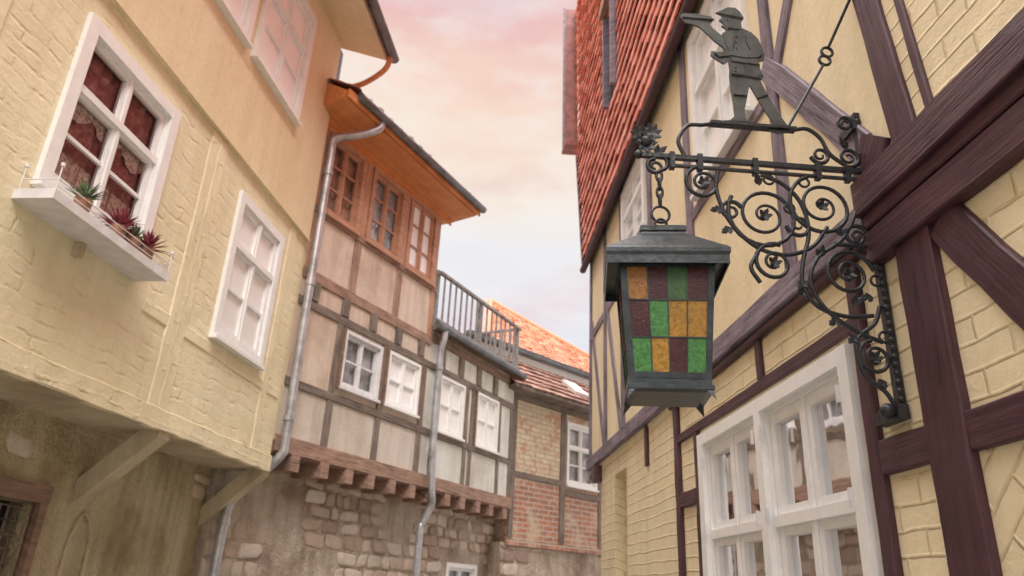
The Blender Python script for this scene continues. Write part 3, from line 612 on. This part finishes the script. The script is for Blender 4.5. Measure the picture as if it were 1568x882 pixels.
# metal silhouette figure
G=empty('watchman_metal_figure')
px=[(1104,14),(1112,9),(1124,9),(1132,15),(1138,25),(1134,34),(1135,42),(1150,48),(1161,58),(1167,70),(1172,82),(1170,92),(1162,95),(1165,108),(1170,118),(1165,125),(1173,142),(1184,160),(1196,178),(1205,189),(1209,199),(1192,203),(1177,199),(1180,193),(1186,190),(1172,171),(1158,149),(1148,133),(1145,150),(1141,170),(1142,183),(1147,194),(1112,198),(1107,193),(1120,188),(1126,182),(1123,160),(1119,140),(1117,122),(1117,110),(1115,98),(1108,103),(1098,98),(1087,91),(1088,84),(1103,86),(1109,80),(1104,75),(1092,67),(1080,56),(1069,47),(1058,43),(1046,41),(1036,32),(1040,26),(1062,25),(1084,27),(1091,32),(1082,40),(1092,49),(1103,57),(1112,52),(1109,45),(1103,42),(1106,37),(1099,32),(1104,27),(1102,23),(1093,20)]
def fz(x,y): return (.98+(x-1125)*.00272+(190-y)*.00027, 3.378+(190-y)*.00325)
pp=[fz(*p) for p in px]
b=MB(); b.prism(FK,pp,-.004,.004,'fig')
b.prism(FK,[fz(*p) for p in [(1104,54),(1120,47),(1136,46),(1150,50),(1161,60),(1166,72),(1168,84),(1160,92),(1164,108),(1168,117),(1150,121),(1119,118),(1119,98),(1114,80)]],.004,.007,'fig')
b.prism(FK,[fz(*p) for p in [(1140,56),(1152,56),(1162,68),(1168,84),(1160,90),(1140,92),(1118,90),(1100,94),(1092,88),(1116,84),(1142,84),(1149,79),(1142,68)]],.007,.011,'fig')
for l,w in (([(1096,21),(1137,27)],.008),([(1119,99),(1163,101)],.008),([(1120,119),(1166,122)],.006),([(1141,100),(1141,120)],.004),([(1113,46),(1132,46)],.008),([(1110,192),(1144,190)],.008),([(1180,195),(1205,194)],.008),([(1040,33),(1088,33)],.006),([(1122,60),(1124,84)],.004),([(1123,150),(1143,150)],.004),([(1160,152),(1176,146)],.004)):
    b.beam(FK,fz(*l[0]),fz(*l[1]),w,.003,.012,'fig')
b.done('silhouette',G)
beads('buttons',[(KP(*fz(1126,y),-.009),.004) for y in (58,68,78,108,114)]+[(KP(*fz(1112,31),-.004),.004)],G,'fig')

# ------------------------------------------------------------------ lantern
Ln=empty('hanging_lantern'); ca=.668; ph=rad(9); dp=.9
def LP(x,y,z): y*=dp; return KP(ca+x*math.cos(ph)+y*math.sin(ph),z,-x*math.sin(ph)+y*math.cos(ph))
b=MB()
def ring(h,z,): return [LP(x*h,y*h,z) for x,y in ((-1,-1),(1,-1),(1,1),(-1,1))]
def frus(levels,mat,cap=True):
    vs=[];
    for h,z in levels: vs+=ring(h,z)
    F=[(i*4+k,i*4+(k+1)%4,(i+1)*4+(k+1)%4,(i+1)*4+k) for i in range(len(levels)-1) for k in range(4)]
    if cap: F+=[(0,1,2,3),tuple(len(vs)-4+k for k in range(4))]
    b.add(vs,F,mat,[(0,0)]*len(vs))
frus([(.182,2.678),(.204,2.678),(.210,2.692),(.210,2.706),(.200,2.718),(.186,2.728),(.083,2.815),(.078,2.826),(.083,2.830),(.083,2.848),(.074,2.854),(.02,2.874)],'lant')
frus([(.201,2.650),(.205,2.650),(.205,2.68),(.201,2.68)],'lant',False)
T,B_=(.157,2.678),(.127,2.262)
frus([(.140,2.658),(.163,2.658),(.163,2.69),(.140,2.69)],'lant')
frus([(.114,2.262),(.134,2.262),(.134,2.245),(.140,2.240),(.140,2.228),(.114,2.222)],'lant')
b.add(ring(.13,2.25),[(0,1,2,3)],'lant',[(0,0)]*4)
def side(k,u,v,o=0):
    h=B_[0]+(T[0]-B_[0])*v; z=B_[1]+(T[1]-B_[1])*v; hh=h+o
    x,y={0:(u*h,-hh),1:(hh,u*h),2:(-u*h,hh),3:(-hh,-u*h)}[k]
    return LP(x,y,z)
def strip(k,u0,v0,u1,v1,w,o1,mat='lant'):
    du,dv=u1-u0,v1-v0; nu,nv=(0,w/.4) if abs(du)>abs(dv) else (w/.15,0)
    q=[(u0-nu,v0-nv),(u0+nu,v0+nv),(u1+nu,v1+nv),(u1-nu,v1-nv)]
    vs=[side(k,*p,-.004) for p in q]+[side(k,*p,o1) for p in q]
    b.add(vs,[(0,1,2,3),(4,5,6,7),(0,1,5,4),(1,2,6,5),(2,3,7,6),(3,0,4,7)],mat,[(0,0)]*8)
for k in range(4):
    for u in (-.96,.96): strip(k,u,0,u,1,.010,.006)
    strip(k,-1,.03,1,.03,.010,.005); strip(k,-1,.965,1,.965,.010,.005)
    for u in (-.44,0,.44): strip(k,u,.04,u,.95,.0022,.003)
    for v in (.34,.655): strip(k,-.9,v,.9,v,.0024,.0035)
for x in (-1,1):
    for y in (-1,1):
        vs=[LP(x*.136,y*.136,2.232),LP(x*.108,y*.136,2.232),LP(x*.136,y*.108,2.232),LP(x*.142,y*.142,2.192)]; b.add(vs,[(0,1,2),(0,1,3),(1,2,3),(0,2,3)],'lant',[(0,0)]*4)
b.done('metal_body',Ln)
M['ga']=stained('amber_glass',(.80,.42,.05)); M['gg']=stained('green_glass',(.13,.46,.11)); M['gd']=stained('dark_green_glass',(.09,.26,.07)); M['gm']=stained('maroon_glass',(.13,.028,.032)); M['go']=stained('orange_glass',(.70,.31,.06))
b=MB(); rows=[['gg','ga','gm','gg'],['gm','gg','ga','ga'],['go','gm','gd','gm']]
us=[-.93,-.44,0,.44,.93]; vv=[.05,.34,.655,.94]
for k in range(4):
    for j in range(3):
        for i in range(4):
            q=[(us[i],vv[j]),(us[i+1],vv[j]),(us[i+1],vv[j+1]),(us[i],vv[j+1])]; b.add([side(k,*p) for p in q],[(0,1,2,3)],rows[j][(i+k)%4],q)
b.done('stained_glass',Ln)
ch=[]
ch.append([KP(ca+.022*math.cos(t*.3927),2.890+.022*math.sin(t*.3927)) for t in range(17)])
for i in range(5):
    if i==0: ch.append([KP(ca+.034*math.cos(t*.3927),2.932+.034*math.sin(t*.3927)) for t in range(17)]); continue
    zz=2.955+i*.036
    ch.append([KP(ca+(0 if i%2 else 1)*.011*math.cos(t*.3927),zz+.024*math.sin(t*.3927),(1 if i%2 else 0)*.011*math.cos(t*.3927)) for t in range(17)])
tube('chain',ch,.0055,'iron',Ln)
tube('hook',[sm([(ca,3.12),(ca+.03,3.14),(ca+.03,3.175),(ca,3.19)])],.008,'iron',Ln)

# ------------------------------------------------------------------ light
SUN_EL,SUN_AZ=rad(46),12.0
d=Vector((math.sin(rad(SUN_AZ))*math.cos(SUN_EL),-math.cos(rad(SUN_AZ))*math.cos(SUN_EL),math.sin(SUN_EL)))
sl=bpy.data.lights.new('sun','SUN'); sl.energy=2.9; sl.angle=rad(28); sl.color=(1,.97,.93)
so=bpy.data.objects.new('sun',sl); sc.collection.objects.link(so); so.rotation_euler=d.to_track_quat('Z','Y').to_euler(); so.location=(0,-5,20)
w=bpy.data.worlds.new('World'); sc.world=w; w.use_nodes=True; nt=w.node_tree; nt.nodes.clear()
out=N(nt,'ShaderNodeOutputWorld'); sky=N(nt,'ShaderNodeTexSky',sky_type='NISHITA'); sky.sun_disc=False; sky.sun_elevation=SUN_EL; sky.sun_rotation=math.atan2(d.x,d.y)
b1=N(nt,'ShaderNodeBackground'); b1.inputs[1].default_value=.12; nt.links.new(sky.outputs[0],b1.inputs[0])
tc=N(nt,'ShaderNodeTexCoord'); sp_=N(nt,'ShaderNodeSeparateXYZ'); nt.links.new(tc.outputs['Generated'],sp_.inputs[0])
mp=N(nt,'ShaderNodeMapping'); mp.inputs['Scale'].default_value=(1.2,1.2,3.6); mp.inputs['Rotation'].default_value=(.15,.40,0); mp.inputs['Location'].default_value=(.3,.2,.4); nt.links.new(tc.outputs['Generated'],mp.inputs[0])
n1=noise(nt,mp.outputs[0],2.0,4,.55); n2=noise(nt,mp.outputs[0],4.2,5,.6)
zz=math_(nt,'ADD',sp_.outputs[2],math_(nt,'MULTIPLY',math_(nt,'SUBTRACT',n1,.5),.34))
base=ramp(nt,zz,[(0,(.78,.79,.86)),(.30,(.82,.83,.91)),(.42,(.92,.90,.91)),(.50,(1.,.88,.76)),(.57,(1.,.74,.60)),(.68,(.90,.57,.54)),(.82,(1,.90,.86)),(.95,(1,.98,.96))])
wisp=ramp(nt,n2,[(.47,0.),(.66,.6)]); base=mix(nt,wisp,base,(1.0,.95,.92))
pk=ramp(nt,n1,[(.53,0.),(.66,.5)]); base=mix(nt,pk,base,(.80,.60,.66))
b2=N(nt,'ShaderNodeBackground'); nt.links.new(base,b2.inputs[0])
st=ramp(nt,sp_.outputs[2],[(.0,.148),(.70,.148),(.84,.8),(1.,1.)]); nt.links.new(math_(nt,'MULTIPLY',st,6.8),b2.inputs[1])  # extra sky strength overhead, out of view, added to brighten the walls
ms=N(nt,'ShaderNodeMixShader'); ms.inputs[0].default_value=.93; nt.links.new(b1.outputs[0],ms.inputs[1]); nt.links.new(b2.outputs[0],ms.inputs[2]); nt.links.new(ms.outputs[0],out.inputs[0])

# ------------------------------------------------------------------ camera
th,r=rad(22.3),rad(2.8)
F=Vector((0,math.cos(th),math.sin(th))); U0=Vector((0,-math.sin(th),math.cos(th))); R0=Vector((1,0,0))
R=R0*math.cos(r)+U0*math.sin(r); Uv=-R0*math.sin(r)+U0*math.cos(r)
cam=bpy.data.cameras.new('camera'); co=bpy.data.objects.new('camera',cam); sc.collection.objects.link(co)
mt=Matrix(((R.x,Uv.x,-F.x,0),(R.y,Uv.y,-F.y,0),(R.z,Uv.z,-F.z,1.6),(0,0,0,1))); co.matrix_world=mt
cam.sensor_width=36; cam.lens=25.87; cam.clip_start=.05; cam.clip_end=500
cam.dof.use_dof=True; cam.dof.focus_distance=2.75; cam.dof.aperture_fstop=3.5
sc.camera=co
sc.view_settings.view_transform='Standard'; sc.view_settings.look='None'; sc.view_settings.exposure=0
